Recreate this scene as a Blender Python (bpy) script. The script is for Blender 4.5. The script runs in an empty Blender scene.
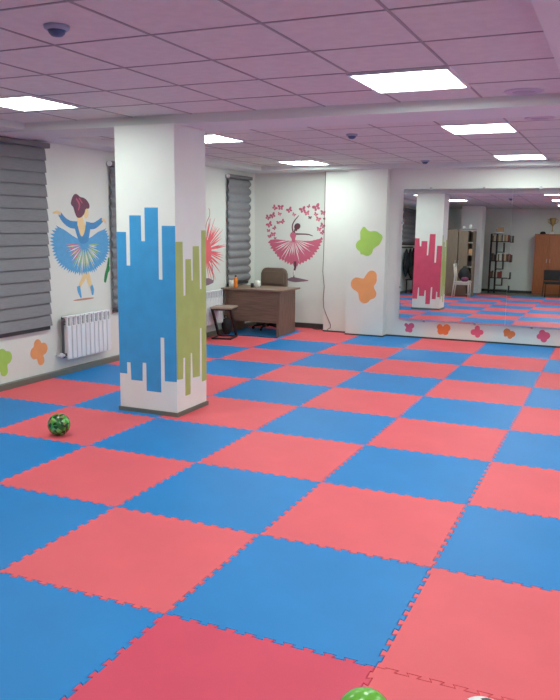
import bpy, bmesh, math, random
from mathutils import Vector, Matrix
R = random.Random(7)
sc = bpy.context.scene
COL = sc.collection
PI = math.pi
sin, cos = math.sin, math.cos

# ------------------------------------------------------------------ materials
def lin(c):
    c = c / 255.0
    return c / 12.92 if c <= 0.04045 else ((c + 0.055) / 1.055) ** 2.4
def rgb(r, g, b): return (lin(r), lin(g), lin(b), 1)
def mat(name, col, rough=0.6, metal=0.0, var=0.06, scale=6.0, bump=0.0, bscale=60.0, spec=0.5, stretch=None, emit=None, estr=0.0, sheen=0.0):
    m = bpy.data.materials.new(name); m.use_nodes = True
    nt = m.node_tree; b = nt.nodes['Principled BSDF']
    b.inputs['Roughness'].default_value = rough
    b.inputs['Metallic'].default_value = metal
    b.inputs['Specular IOR Level'].default_value = spec
    tc = nt.nodes.new('ShaderNodeTexCoord')
    src = tc.outputs['Object']
    if stretch:
        mp = nt.nodes.new('ShaderNodeMapping'); mp.inputs['Scale'].default_value = stretch
        nt.links.new(src, mp.inputs[0]); src = mp.outputs[0]
    nz = nt.nodes.new('ShaderNodeTexNoise'); nz.inputs['Scale'].default_value = scale; nz.inputs['Detail'].default_value = 5
    nt.links.new(src, nz.inputs['Vector'])
    rp = nt.nodes.new('ShaderNodeValToRGB')
    rp.color_ramp.elements[0].position = 0.3; rp.color_ramp.elements[1].position = 0.7
    lo = [max(0, c * (1 - var)) for c in col[:3]] + [1]; hi = [min(1, c * (1 + var)) for c in col[:3]] + [1]
    rp.color_ramp.elements[0].color = lo; rp.color_ramp.elements[1].color = hi
    nt.links.new(nz.outputs['Fac'], rp.inputs[0]); nt.links.new(rp.outputs[0], b.inputs['Base Color'])
    if bump:
        n2 = nt.nodes.new('ShaderNodeTexNoise'); n2.inputs['Scale'].default_value = bscale; n2.inputs['Detail'].default_value = 3
        nt.links.new(src, n2.inputs['Vector'])
        bp = nt.nodes.new('ShaderNodeBump'); bp.inputs['Strength'].default_value = bump; bp.inputs['Distance'].default_value = 0.01
        nt.links.new(n2.outputs['Fac'], bp.inputs['Height']); nt.links.new(bp.outputs[0], b.inputs['Normal'])
    if emit:
        b.inputs['Emission Color'].default_value = emit; b.inputs['Emission Strength'].default_value = estr
    return m

M = {}
M['wall'] = mat('wall_paint', rgb(222, 226, 221), 0.55, var=0.025, scale=2.5, bump=0.05, bscale=25)
M['pillar'] = mat('pillar_paint', rgb(230, 233, 230), 0.5, var=0.03, scale=3, bump=0.05, bscale=20)
M['soffit'] = mat('soffit_paint', rgb(216, 224, 222), 0.6, var=0.02, scale=2)
M['tile'] = mat('ceiling_tile', rgb(214, 218, 212), 0.85, var=0.05, scale=14, bump=0.25, bscale=160)
M['tbar'] = mat('ceiling_tbar', rgb(146, 148, 148), 0.5, var=0.03)
M['floor'] = mat('dark_floor', rgb(84, 84, 82), 0.5, var=0.12, scale=5)
M['base'] = mat('skirting_grey', rgb(96, 100, 92), 0.45, var=0.06, scale=8)
M['darkbase'] = mat('skirting_dark', rgb(50, 52, 50), 0.45, var=0.06, scale=8)
M['red'] = mat('mat_red', rgb(226, 88, 98), 0.55, var=0.05, scale=2.2, bump=0.12, bscale=220, spec=0.22)
M['dred'] = mat('mat_dark_red', rgb(210, 64, 90), 0.55, var=0.05, scale=3, bump=0.12, bscale=220, spec=0.22)
M['blue'] = mat('mat_blue', rgb(22, 120, 196), 0.5, var=0.06, scale=2.2, bump=0.12, bscale=220, spec=0.22)
M['pblue'] = mat('paint_blue', rgb(50, 148, 212), 0.5, var=0.07, scale=7, spec=0.4)
M['pgreen'] = mat('paint_green', rgb(166, 180, 98), 0.5, var=0.07, scale=7, spec=0.4)
M['ppink'] = mat('paint_pink', rgb(214, 72, 106), 0.5, var=0.07, scale=7, spec=0.4)
M['lime'] = mat('paint_lime', rgb(158, 200, 84), 0.5, var=0.05)
M['orange'] = mat('paint_orange', rgb(238, 158, 96), 0.5, var=0.05)
M['dorange'] = mat('paint_deep_orange', rgb(232, 118, 60), 0.5, var=0.05)
M['rose'] = mat('paint_rose', rgb(222, 86, 122), 0.5, var=0.05)
M['rose2'] = mat('paint_dusty_rose', rgb(188, 84, 116), 0.55, var=0.08)
M['rose3'] = mat('paint_soft_pink', rgb(206, 94, 124), 0.55, var=0.08)
M['coral'] = mat('paint_coral', rgb(232, 92, 104), 0.55, var=0.08)
M['mauve'] = mat('paint_mauve', rgb(128, 98, 116), 0.55, var=0.05)
M['dskin'] = mat('paint_dark_brown', rgb(92, 44, 60), 0.55, var=0.05)
M['skin'] = mat('paint_cream', rgb(236, 208, 150), 0.55, var=0.05)
M['hairp'] = mat('paint_plum', rgb(104, 52, 78), 0.55, var=0.12, scale=30)
M['sky'] = mat('paint_sky_blue', rgb(78, 158, 214), 0.55, var=0.06, scale=20)
M['skyd'] = mat('paint_mid_blue', rgb(58, 134, 196), 0.55, var=0.06, scale=20)
M['yel'] = mat('paint_yellow', rgb(226, 222, 130), 0.55, var=0.05)
M['whitep'] = mat('paint_white', rgb(236, 232, 234), 0.55, var=0.02)
M['brownp'] = mat('paint_tan', rgb(188, 136, 112), 0.55, var=0.05)
M['dgreen'] = mat('paint_dark_green', rgb(28, 132, 70), 0.55, var=0.1)
M['blind'] = mat('blind_fabric', rgb(126, 127, 133), 0.8, var=0.10, scale=10, bump=0.3, bscale=200, stretch=(1, 1, 14))
M['blinddk'] = mat('blind_hem', rgb(46, 46, 50), 0.7, var=0.1)
M['blindbox'] = mat('blind_box', rgb(104, 100, 106), 0.5, var=0.05)
M['pvc'] = mat('white_plastic', rgb(232, 232, 236), 0.35, var=0.02)
M['rad'] = mat('radiator_enamel', rgb(232, 234, 240), 0.3, var=0.02)
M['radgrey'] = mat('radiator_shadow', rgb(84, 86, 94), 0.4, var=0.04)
M['glass'] = mat('night_glass', rgb(16, 18, 24), 0.05, var=0.1, spec=0.8)
M['wood'] = mat('desk_wood', rgb(118, 94, 80), 0.5, var=0.28, scale=4, stretch=(1.2, 3, 16), spec=0.4)
M['woodv'] = mat('desk_wood_upright', rgb(116, 94, 80), 0.5, var=0.25, scale=4, stretch=(16, 8, 1.2), spec=0.4)
M['woodtop'] = mat('desk_top_wood', rgb(128, 106, 92), 0.45, var=0.22, scale=4, stretch=(1.2, 14, 6), spec=0.4)
M['taupe'] = mat('wardrobe_laminate', rgb(116, 100, 84), 0.5, var=0.16, scale=4, stretch=(14, 4, 1))
M['brown'] = mat('cabinet_laminate', rgb(156, 82, 40), 0.45, var=0.2, scale=4, stretch=(12, 4, 1))
M['stool'] = mat('stool_seat', rgb(158, 138, 124), 0.55, var=0.12, scale=5, stretch=(3, 14, 3))
M['black'] = mat('black_metal', rgb(26, 26, 28), 0.4, metal=0.2, var=0.1)
M['blackf'] = mat('black_fabric', rgb(24, 23, 27), 0.85, var=0.25, scale=14, bump=0.4, bscale=40)
M['purple'] = mat('purple_fabric', rgb(104, 48, 78), 0.8, var=0.15)
M['leather'] = mat('brown_leather', rgb(104, 84, 72), 0.5, var=0.1, scale=9, bump=0.2, bscale=90)
M['mug'] = mat('white_ceramic', rgb(238, 236, 232), 0.3, var=0.02)
M['juice'] = mat('orange_drink', rgb(226, 118, 28), 0.15, var=0.05)
M['cap'] = mat('dark_cap', rgb(40, 44, 60), 0.4, var=0.05)
M['amber'] = mat('amber_box', rgb(196, 140, 96), 0.5, var=0.1)
M['silver'] = mat('steel', rgb(178, 178, 182), 0.3, metal=0.9, var=0.05)
M['gold'] = mat('gold_metal', rgb(196, 168, 96), 0.3, metal=0.7, var=0.1)
M['wire'] = mat('grey_wire', rgb(100, 92, 94), 0.5, var=0.05)
M['wirered'] = mat('maroon_wire', rgb(112, 74, 78), 0.5, var=0.05)
M['puck'] = mat('detector_plastic', rgb(150, 168, 196), 0.45, var=0.05)
M['puckd'] = mat('detector_dark', rgb(62, 92, 132), 0.45, var=0.05)
M['vent'] = mat('vent_plastic', rgb(196, 186, 200), 0.5, var=0.03)
M['ventd'] = mat('vent_core', rgb(168, 156, 174), 0.5, var=0.03)
M['rim'] = mat('light_rim', rgb(226, 224, 232), 0.4, var=0.01)
M['led'] = mat('led_diffuser', rgb(245, 248, 250), 0.5, var=0.0, emit=(0.86, 1.0, 0.90, 1), estr=27.0)
M['ballg'] = mat('green_rubber', rgb(96, 176, 48), 0.2, var=0.05, spec=0.7)
M['ballw'] = mat('white_panel', rgb(236, 236, 240), 0.35, var=0.02)
M['ballk'] = mat('black_panel', rgb(22, 22, 26), 0.35, var=0.05)
M['cream'] = mat('cream_paint', rgb(214, 206, 192), 0.45, var=0.03)
M['paper'] = mat('white_paper', rgb(226, 228, 228), 0.6, var=0.02)
BOOKS = [mat('book_' + n, rgb(*c), 0.6, var=0.12, scale=30) for n, c in dict(cream=(206, 192, 160), tan=(168, 140, 100), dark=(58, 52, 52), red=(140, 62, 54), white=(214, 212, 204), brown=(112, 84, 60)).items()]
def mirror_mat():
    m = bpy.data.materials.new('mirror_silver'); m.use_nodes = True
    b = m.node_tree.nodes['Principled BSDF']
    b.inputs['Base Color'].default_value = (0.80, 0.83, 0.82, 1); b.inputs['Metallic'].default_value = 1; b.inputs['Roughness'].default_value = 0.0
    return m
M['mirror'] = mirror_mat()
def splotch_mat():
    m = bpy.data.materials.new('green_camouflage_rubber'); m.use_nodes = True
    nt = m.node_tree; b = nt.nodes['Principled BSDF']; b.inputs['Roughness'].default_value = 0.22
    tc = nt.nodes.new('ShaderNodeTexCoord')
    v = nt.nodes.new('ShaderNodeTexVoronoi'); v.inputs['Scale'].default_value = 38
    nt.links.new(tc.outputs['Object'], v.inputs['Vector'])
    sp = nt.nodes.new('ShaderNodeSeparateColor'); nt.links.new(v.outputs['Color'], sp.inputs[0])
    rp = nt.nodes.new('ShaderNodeValToRGB'); rp.color_ramp.interpolation = 'CONSTANT'
    e = rp.color_ramp.elements
    e[0].position = 0; e[0].color = rgb(20, 60, 24)
    e[1].position = 0.32; e[1].color = rgb(58, 150, 50)
    for p_, c in ((0.62, (34, 96, 36)), (0.78, (128, 120, 52)), (0.88, (110, 190, 90))):
        k = e.new(p_); k.color = rgb(*c)
    nt.links.new(sp.outputs[0], rp.inputs[0]); nt.links.new(rp.outputs[0], b.inputs['Base Color'])
    return m
M['camo'] = splotch_mat()

# ------------------------------------------------------------------ mesh helpers
def xf(bm, vs, m):
    if m is not None: bmesh.ops.transform(bm, matrix=m, verts=vs)
def box(bm, lo, hi, bev=0.0, mt=0, m=None):
    lo, hi = Vector(lo), Vector(hi)
    g = bmesh.ops.create_cube(bm, size=1.0)
    vs = g['verts']; s = hi - lo; c = (hi + lo) / 2
    for v in vs: v.co = Vector((v.co.x * s.x + c.x, v.co.y * s.y + c.y, v.co.z * s.z + c.z))
    fs = set(f for v in vs for f in v.link_faces)
    if bev > 0:
        es = set(e for v in vs for e in v.link_edges)
        r = bmesh.ops.bevel(bm, geom=list(es), offset=bev, segments=2, affect='EDGES', profile=0.5)
        fs = set(r['faces']) | set(f for f in fs if f.is_valid)
        for f in list(fs):
            for f2 in [g2 for v in f.verts for g2 in v.link_faces]: fs.add(f2)
        vs = list(set(v for f in fs for v in f.verts))
    for f in fs: f.material_index = mt
    xf(bm, vs, m)
    return vs
def ring(bm, c, u, v, ru, rv, n):
    return [bm.verts.new(c + u * (ru * cos(2 * PI * k / n)) + v * (rv * sin(2 * PI * k / n))) for k in range(n)]
def tube(bm, pts, r, n=8, cap=True, mt=0):
    pts = [Vector(p) for p in pts]
    rs = r if isinstance(r, (list, tuple)) else [r] * len(pts)
    prev = None; rings = []
    for i, p in enumerate(pts):
        d = (pts[min(i + 1, len(pts) - 1)] - pts[max(i - 1, 0)]).normalized()
        if prev is None:
            a = Vector((0, 0, 1)) if abs(d.z) < 0.9 else Vector((1, 0, 0))
            u = d.cross(a).normalized()
        else:
            u = (prev - d * prev.dot(d)).normalized()
        prev = u; v = d.cross(u)
        rings.append(ring(bm, p, u, v, rs[i], rs[i], n))
    for a, b in zip(rings, rings[1:]):
        for k in range(n):
            f = bm.faces.new((a[k], a[(k + 1) % n], b[(k + 1) % n], b[k])); f.smooth = n > 5; f.material_index = mt
    if cap:
        for q in (rings[0][::-1], rings[-1]):
            f = bm.faces.new(q); f.material_index = mt
def lathe(bm, prof, c=(0, 0, 0), n=24, mt=0, smooth=True):
    c = Vector(c); rings = []
    for r, z in prof:
        rings.append([bm.verts.new(c + Vector((max(r, 1e-5) * cos(2 * PI * k / n), max(r, 1e-5) * sin(2 * PI * k / n), z))) for k in range(n)])
    for a, b in zip(rings, rings[1:]):
        for k in range(n):
            f = bm.faces.new((a[k], a[(k + 1) % n], b[(k + 1) % n], b[k])); f.smooth = smooth; f.material_index = mt
    for q in (rings[0][::-1], rings[-1]):
        f = bm.faces.new(q); f.material_index = mt
def prism(bm, pts, mapf, t, mt=0):
    """pts 2D outline; mapf(a,b,d)->Vector; thickness t"""
    a = [bm.verts.new(mapf(p[0], p[1], 0.0)) for p in pts]
    b = [bm.verts.new(mapf(p[0], p[1], t)) for p in pts]
    f1 = bm.faces.new(a[::-1]); f2 = bm.faces.new(b); fs = [f1, f2]
    n = len(pts)
    for k in range(n): fs.append(bm.faces.new((a[k], a[(k + 1) % n], b[(k + 1) % n], b[k])))
    for f in fs: f.material_index = mt
    return fs
def obj(name, bm, m, parent=None, kind=None, norm=True):
    if norm: bmesh.ops.recalc_face_normals(bm, faces=bm.faces[:])
    me = bpy.data.meshes.new(name); bm.to_mesh(me); bm.free()
    for x in (m if isinstance(m, (list, tuple)) else [m]): me.materials.append(x)
    o = bpy.data.objects.new(name, me); COL.objects.link(o)
    if parent: o.parent = parent
    if kind: o['kind'] = kind
    return o
def tag(o, label, cat, group=None):
    o['label'] = label; o['category'] = cat
    if group: o['group'] = group
    return o
def thing(name, label, cat, loc=(0, 0, 0), rz=0.0, group=None):
    o = bpy.data.objects.new(name, None); COL.objects.link(o); o.location = loc; o.rotation_euler = (0, 0, rz)
    o.empty_display_size = 0.1
    return tag(o, label, cat, group)
def copy_tree(o, parent=None):
    c = o.copy(); COL.objects.link(c)
    if parent: c.parent = parent
    for ch in [x for x in list(COL.objects) if x.parent == o]: copy_tree(ch, c)
    return c
def B(): return bmesh.new()
def struct(name, fn, m):
    bm = B(); fn(bm); return obj(name, bm, m, kind='structure')

# ------------------------------------------------------------------ camera (fitted to the mat grid, metres)
yaw, pit, rol = -0.417193632, -0.163534207, 0.0108901433
f_ = Vector((sin(yaw) * cos(pit), cos(yaw) * cos(pit), sin(pit)))
r0 = Vector((cos(yaw), -sin(yaw), 0)); u0 = r0.cross(f_)
r_ = r0 * cos(rol) + u0 * sin(rol); u_ = -r0 * sin(rol) + u0 * cos(rol)
cd = bpy.data.cameras.new('camera'); cam = bpy.data.objects.new('camera', cd); COL.objects.link(cam)
cam.matrix_world = Matrix(((r_.x, u_.x, -f_.x, 0.777542276), (r_.y, u_.y, -f_.y, -2.74376914), (r_.z, u_.z, -f_.z, 1.76060077), (0, 0, 0, 1)))
cd.sensor_fit = 'HORIZONTAL'; cd.sensor_width = 36; cd.lens = 759.28 / 560 * 36; cd.clip_start = 0.05
sc.camera = cam
sc.view_settings.view_transform = 'Standard'
sc.view_settings.look = 'None'
sc.view_settings.exposure = 0.0
sc.view_settings.gamma = 1.12

# ------------------------------------------------------------------ setting
WX, RX, WY, MY, RY, H = -5.12, 3.05, 9.40, 9.14, -5.20, 2.70
FZ = -0.022
struct('floor', lambda bm: box(bm, (WX - .2, RY - .2, FZ - .1), (RX + .2, WY + .2, FZ)), M['floor'])
struct('ceiling', lambda bm: box(bm, (WX - .2, RY - .2, H), (RX + .2, WY + .2, H + .1)), M['tile'])
WINS = [(2.05, 3.93, 0.62, 2.42), (5.45, 7.00, 0.75, 2.38), (8.48, 9.02, 0.84, 2.40), (-3.4, -1.6, 1.56, 2.42)]
def wall_left(bm):
    t = 0.2
    ys = sorted(WINS)
    cur = RY
    for (a, b, z0, z1) in ys:
        box(bm, (WX - t, cur, FZ), (WX, a, H)); box(bm, (WX - t, a, FZ), (WX, b, z0)); box(bm, (WX - t, a, z1), (WX, b, H)); cur = b
    box(bm, (WX - t, cur, FZ), (WX, WY + .2, H))
struct('wall_left', wall_left, M['wall'])
def wall_back(bm):
    box(bm, (WX, WY, FZ), (-3.70, WY + .2, H)); box(bm, (-3.70, MY, FZ), (RX, WY + .2, H))
    box(bm, (-3.245, 8.96, FZ), (-2.615, MY, H))
struct('wall_back', wall_back, M['wall'])
struct('wall_right', lambda bm: box(bm, (RX, RY - .2, FZ), (RX + .2, WY + .2, H)), M['wall'])
struct('wall_rear', lambda bm: box(bm, (WX - .2, RY - .2, FZ), (RX, RY, H)), M['wall'])
for k, (a, b, z0, z1) in enumerate(WINS):
    bm = B(); x = WX - .10
    box(bm, (x, a, z0), (x + .06, a + .06, z1)); box(bm, (x, b - .06, z0), (x + .06, b, z1))
    box(bm, (x, a + .06, z0), (x + .06, b - .06, z0 + .06)); box(bm, (x, a + .06, z1 - .06), (x + .06, b - .06, z1))
    box(bm, (x, (a + b) / 2 - .04, z0 + .06), (x + .06, (a + b) / 2 + .04, z1 - .06))
    w = obj('window_%d' % (k + 1), bm, M['pvc'], kind='structure')
    bm = B(); box(bm, (x + .02, a + .05, z0 + .05), (x + .035, b - .05, z1 - .05)); obj('pane', bm, M['glass'], w)
# plaster beams and perimeter soffits
def beams(bm):
    box(bm, (WX, 3.16, 2.62), (RX, 3.72, H + .01))
struct('trim_1', beams, M['soffit'])
def soff(bm):
    box(bm, (WX, RY, 2.635), (-4.55, 3.16, H + .01)); box(bm, (WX, 3.72, 2.635), (-4.72, WY, H + .01))
    box(bm, (-4.72, 8.82, 2.635), (-3.70, WY, H + .01)); box(bm, (-3.70, 8.82, 2.635), (-3.245, MY, H + .01)); box(bm, (-3.245, 8.82, 2.635), (-2.615, 8.96, H + .01)); box(bm, (-2.615, 8.82, 2.635), (RX, MY, H + .01))
struct('trim_2', soff, M['soffit'])
struct('trim_3', lambda bm: box(bm, (0.40, RY, 2.60), (1.05, 3.16, H + .01)), M['soffit'])
GX = [-0.24 - .615 * k for k in range(-6, 8)]
GYn = [1.95 + .635 * k for k in range(-11, 2)]; GYf = [4.58 + .65 * k for k in range(-1, 7)]
LIGHTS = [(-0.875, 1.965, .645, .69), (-0.865, 4.56, .64, .70), (-0.865, 7.77, .64, .72), (-4.02, 7.86, .60, .74), (-3.93, 1.87, .60, .60), (-3.78, 4.50, .58, .70),
          (-0.855, -.54, .60, .62), (-3.62, -.54, .60, .62), (-0.855, -3.08, .60, .62), (1.62, 2.0, .60, .62), (1.62, 4.60, .60, .62), (1.62, -.54, .60, .62)]  # panels by the right wall are unseen, added to light that side
def grid(bm):
    z0, z1 = H - .004, H + .005; h = .0075
    for x in GX:
        if x > RX - .05: continue
        xs0 = -4.55
        if x > xs0 + .02 and not (0.40 < x < 1.05): box(bm, (x - h, RY, z0), (x + h, 3.16, z1))
        if x > -4.70: box(bm, (x - h, 3.72, z0), (x + h, 8.82, z1))
    for y in GYn:
        if RY < y < 3.15: box(bm, (-4.55, y - h, z0 + .0005), (0.40, y + h, z1)); box(bm, (1.05, y - h, z0 + .0005), (RX, y + h, z1))
    for y in GYf:
        if 3.75 < y < 8.8: box(bm, (-4.72, y - h * .7, z0 + .0015), (RX, y + h * .7, z1))
struct('trim_4', grid, M['tbar'])
# skirting
def base_left(bm): box(bm, (WX, RY, FZ), (-5.062, WY, .062), .006)
struct('baseboard_left', base_left, M['base'])
def base_back(bm):
    box(bm, (-5.062, WY - .02, FZ), (-3.70, WY, .085)); box(bm, (-3.70, MY - .012, FZ), (-3.245, MY, .02))
    box(bm, (-3.25, 8.948, FZ), (-2.605, 8.96, .02)); box(bm, (-2.615, 8.95, FZ), (-2.603, MY, .02)); box(bm, (-2.603, MY - .012, FZ), (RX, MY, .022))
struct('baseboard_back', base_back, M['darkbase'])
struct('baseboard_rear', lambda bm: box(bm, (-5.06, RY, FZ), (RX, RY + .015, .06)), M['darkbase'])
struct('baseboard_right', lambda bm: box(bm, (RX - .015, RY + .015, FZ), (RX, MY - .015, .06)), M['darkbase'])

# ------------------------------------------------------------------ foam mats
N = 20
def edge():
    a, d = .0105, .005; w = .92 / N; out = [(0.0, 0.0), (.04, 0.0)]
    for k in range(N):
        s = 1 if k % 2 == 0 else -1
        x0 = .04 + k * w; x1 = x0 + w
        out += [(x0 - (d if k else 0), s * a), (x1 + (d if k < N - 1 else 0), s * a)]
    out += [(.96, 0.0)]
    return out
ED = edge()
def mat_mesh(l=None, r=None, b=None, t=None, top=None):
    pts = []
    pts += [(x, (y if b is None else b)) for x, y in ED]
    pts += [((1 + x if r is None else 1 + r), y) for y, x in ED]
    if top: pts += top
    else: pts += [(1 - x, ((1 - 0) + (ED[len(ED) - 1 - i][1] if 0 else 0))) for i, (x, y) in enumerate([])] + [(x, (1 + y if t is None else 1 + t)) for x, y in (ED + [(1.0, 0.0)])[::-1]]
    pts += [((x if l is None else l), y) for y, x in (ED + [(1.0, 0.0)])[::-1]]
    q = []
    for p in pts:
        px, py = p
        if l is not None and px <= 0.0: px = l
        if b is not None and py <= 0.0: py = b
        if r is not None and px >= 1.0: px = 1 + r
        if not top and t is not None and py >= 1.0: py = 1 + t
        if not q or (abs(q[-1][0] - px) + abs(q[-1][1] - py)) > 1e-5: q.append((px, py))
    if abs(q[0][0] - q[-1][0]) + abs(q[0][1] - q[-1][1]) < 1e-5: q.pop()
    bm = B()
    fs = prism(bm, q, lambda x, y, d: Vector((x, y, -.02 + d)), .02)
    topf = fs[1]
    if topf.normal.z < 0: topf.normal_flip()
    bm.normal_update()
    bmesh.ops.inset_region(bm, faces=[topf], thickness=.0032, depth=0.0, use_even_offset=True)
    inner = set(topf.verts)
    for v in bm.verts:
        if v.co.z > -.001 and v not in inner: v.co.z = -.006
    bmesh.ops.recalc_face_normals(bm, faces=bm.faces[:])
    me = bpy.data.meshes.new('foam_mat'); bm.to_mesh(me); bm.free()
    me.materials.append(None)
    return me
ORD = ['zeroth', 'first', 'second', 'third', 'fourth', 'fifth', 'sixth', 'seventh', 'eighth', 'ninth', 'tenth', 'eleventh', 'twelfth', 'thirteenth']
cache = {}
for i in range(-5, 3):
    for j in range(-3, 10):
        if j == 9 and i != -5: continue
        if j == 9 and i == -5:
            key = 'strip'
        elif j == 8 and i == -5: key = (i, 'top5')
        elif j == 8 and i in (-4, -3): key = (i, 8)
        else: key = ('l' if i == -5 else 'r' if i == 2 else '', 't' if j == 8 else 'b' if j == -3 else '')
        if key not in cache:
            kw = {}
            if i == -5: kw['l'] = -.055
            if i == 2: kw['r'] = .03
            if j == -3: kw['b'] = -.02
            if key == (-4, 8): kw['top'] = [(1, .943), (.745, .943), (.745, 1.12), (.29, 1.12), (.29, 1.375), (0, 1.375)]
            elif key == (-3, 8): kw['top'] = [(1, 1.12), (.402, 1.12), (.402, .943), (0, .943)]
            elif key == 'strip': kw['top'] = [(1, .375), (0, .375)]
            elif j == 8 and i != -5: kw['t'] = .12
            if key == 'strip':
                # narrow strip behind the desk: cut outline by hand
                q = [(x, y) for x, y in ED] + [(1.0, 0.0), (1.0, .375), (-.055, .375), (-.055, 0.0)]
                bm = B(); prism(bm, q, lambda x, y, d: Vector((x, y, -.02 + d)), .02); bmesh.ops.recalc_face_normals(bm, faces=bm.faces[:])
                me = bpy.data.meshes.new('foam_mat'); bm.to_mesh(me); bm.free(); me.materials.append(None)
            else:
                me = mat_mesh(**kw)
                if key == (-4, 8):
                    # left edge above y=1 is straight
                    pass
            cache[key] = me
        odd = (i + j) % 2
        c = 'blue' if odd else 'red'
        if (i, j) == (0, -1): c = 'red'
        m = M[c]; word = c if c == 'blue' else 'coral red'
        if (i, j) == (-1, -1): m = M['dred']; word = 'crimson'
        o = bpy.data.objects.new('foam_mat', cache[key]); COL.objects.link(o)
        o.location = (i, j, 0)
        o.material_slots[0].link = 'OBJECT'; o.material_slots[0].material = m
        row = 9 - j
        col = i + 6
        if j == 9: lab = 'coral red foam strip behind the desk in the far left corner'
        elif (i, j) == (-4, 2): lab = 'coral red interlocking foam mat under the patterned green ball'
        elif (i, j) == (0, -1): lab = 'coral red foam mat at the bottom edge under the football'
        else: lab = '%s foam mat, %s row from the mirror wall, %s column from the left wall' % (word, ORD[row], ORD[col])
        tag(o, lab, 'floor mat', 'interlocking foam floor mats')

# ------------------------------------------------------------------ pillars
def offset_poly(pts): return pts
def pillar(x0, y0, x1, y1, z0, label, zt, paints):
    cx, cy = (x0 + x1) / 2, (y0 + y1) / 2
    t = thing('pillar', label, 'pillar', (cx, cy, z0))
    T = Vector((-cx, -cy, -z0))
    bm = B(); box(bm, Vector((x0, y0, z0)) + T, Vector((x1, y1, zt)) + T, .004); obj('shaft', bm, M['pillar'], t)
    bm = B(); e = .014
    for lo, hi in (((x0 - e, y0 - e, z0), (x1 + e, y0 - .0005, z0 + .04)), ((x0 - e, y1 + .0005, z0), (x1 + e, y1 + e, z0 + .04)), ((x0 - e, y0 - .0005, z0), (x0 - .0005, y1 + .0005, z0 + .04)), ((x1 + .0005, y0 - .0005, z0), (x1 + e, y1 + .0005, z0 + .04))):
        box(bm, Vector(lo) + T, Vector(hi) + T)
    obj('skirting', bm, M['base'], t)
    for nm, m, pts, fn in paints:
        bm = B(); prism(bm, pts, lambda a, b, d: fn(a, b, d) + T, .002); obj(nm, bm, m, t)
    return t
Pf = [(-3.4695, .36), (-3.385, .36), (-3.385, .47), (-3.345, .47), (-3.34, .305), (-3.215, .305), (-3.21, .48), (-3.17, .48), (-3.17, .215), (-3.01, .215), (-3.01, .73), (-2.97, .73), (-2.97, .325), (-2.871, .33),
      (-2.871, 1.74), (-2.98, 1.74), (-2.98, 1.26), (-3.018, 1.26), (-3.018, 1.90), (-3.16, 1.90), (-3.16, 1.60), (-3.20, 1.60), (-3.20, 1.83), (-3.325, 1.83), (-3.325, 1.375), (-3.365, 1.375), (-3.365, 1.68), (-3.4695, 1.68)]
Ps = [(3.101, .35), (3.215, .34), (3.225, .535), (3.26, .535), (3.26, .17), (3.36, .17), (3.37, .56), (3.40, .56), (3.41, .32), (3.555, .31), (3.565, .775), (3.60, .775), (3.60, .25), (3.699, .25),
      (3.699, 1.70), (3.605, 1.70), (3.605, 1.15), (3.57, 1.15), (3.555, 1.555), (3.43, 1.555), (3.425, 1.24), (3.40, 1.24), (3.39, 1.44), (3.285, 1.44), (3.28, 1.11), (3.24, 1.11), (3.23, 1.60), (3.101, 1.60)]
Pk = [(-3.469, .24), (-3.36, .24), (-3.345, .50), (-3.325, .50), (-3.32, .31), (-3.20, .31), (-3.19, .44), (-3.165, .44), (-3.165, .13), (-3.06, .13), (-3.05, .52), (-3.02, .52), (-3.02, .25), (-2.93, .25), (-2.925, .42), (-2.90, .42), (-2.90, .30), (-2.871, .30),
      (-2.871, 1.46), (-2.955, 1.46), (-2.965, 1.08), (-3.0, 1.08), (-3.0, 1.72), (-3.13, 1.72), (-3.15, 1.24), (-3.18, 1.24), (-3.18, 1.56), (-3.315, 1.56), (-3.32, 1.44), (-3.35, 1.44), (-3.365, 1.62), (-3.469, 1.62)]
PX, PY = -2.84, 3.645
Pf = [(PX - .001 if x > -2.88 else x, z) for x, z in Pf]
Pk = [(PX - .001 if x > -2.88 else x, z) for x, z in Pk]
Ps = [(3.1 + (y - 3.1) * (PY - 3.1) / .6, z) for y, z in Ps]
pillar(-3.47, 3.10, PX, PY, 0.0, 'square white pillar painted with blue and olive green paint drips', 2.62,
       [('blue_paint', M['pblue'], Pf, lambda a, b, d: Vector((a, 3.10 - d, b))),
        ('green_paint', M['pgreen'], Ps, lambda a, b, d: Vector((PX + d, a, b))),
        ('pink_paint', M['ppink'], Pk, lambda a, b, d: Vector((a, PY + d, b)))])
pillar(-3.66, -3.85, -3.03, -3.22, FZ, 'plain white square pillar seen in the mirror behind the wardrobe', H - .006, [])

# ------------------------------------------------------------------ lights, vents, detectors
LL = ['large square ceiling light panel nearest the camera, left of the round vent', 'ceiling light panel just beyond the crossing beam on the right', 'small-looking ceiling light panel right above the mirror',
      'ceiling light panel in the far left corner above the heart mural', 'ceiling light panel at the upper left edge near the left blinds', 'ceiling light panel half hidden beyond the blue pillar top']
for k, (x, y, w, d) in enumerate(LIGHTS):
    lab = LL[k] if k < 6 else ['ceiling light panel nearest in the mirror, right side', 'ceiling light panel in the mirror above the taupe wardrobe', 'ceiling light panel in the mirror above the brown cabinet', 'added unseen light panel near right wall before the beam', 'added unseen light panel near right wall beyond the beam', 'added unseen light panel near right wall at the rear'][k - 6]
    t = thing('ceiling_light', lab, 'ceiling light', (x + w / 2, y + d / 2, H), 0, 'square ceiling light panels')
    bm = B(); e = .022; hw, hd = w / 2, d / 2; z0 = -.016
    for lo, hi in (((-hw, -hd, z0), (hw, -hd + e, -.0005)), ((-hw, hd - e, z0), (hw, hd, -.0005)), ((-hw, -hd + e, z0), (-hw + e, hd - e, -.0005)), ((hw - e, -hd + e, z0), (hw, hd - e, -.0005))): box(bm, lo, hi)
    obj('frame', bm, M['rim'], t)
    bm = B(); box(bm, (-hw + e, -hd + e, -.010), (hw - e, hd - e, -.001)); obj('diffuser', bm, M['led'], t)
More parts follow.
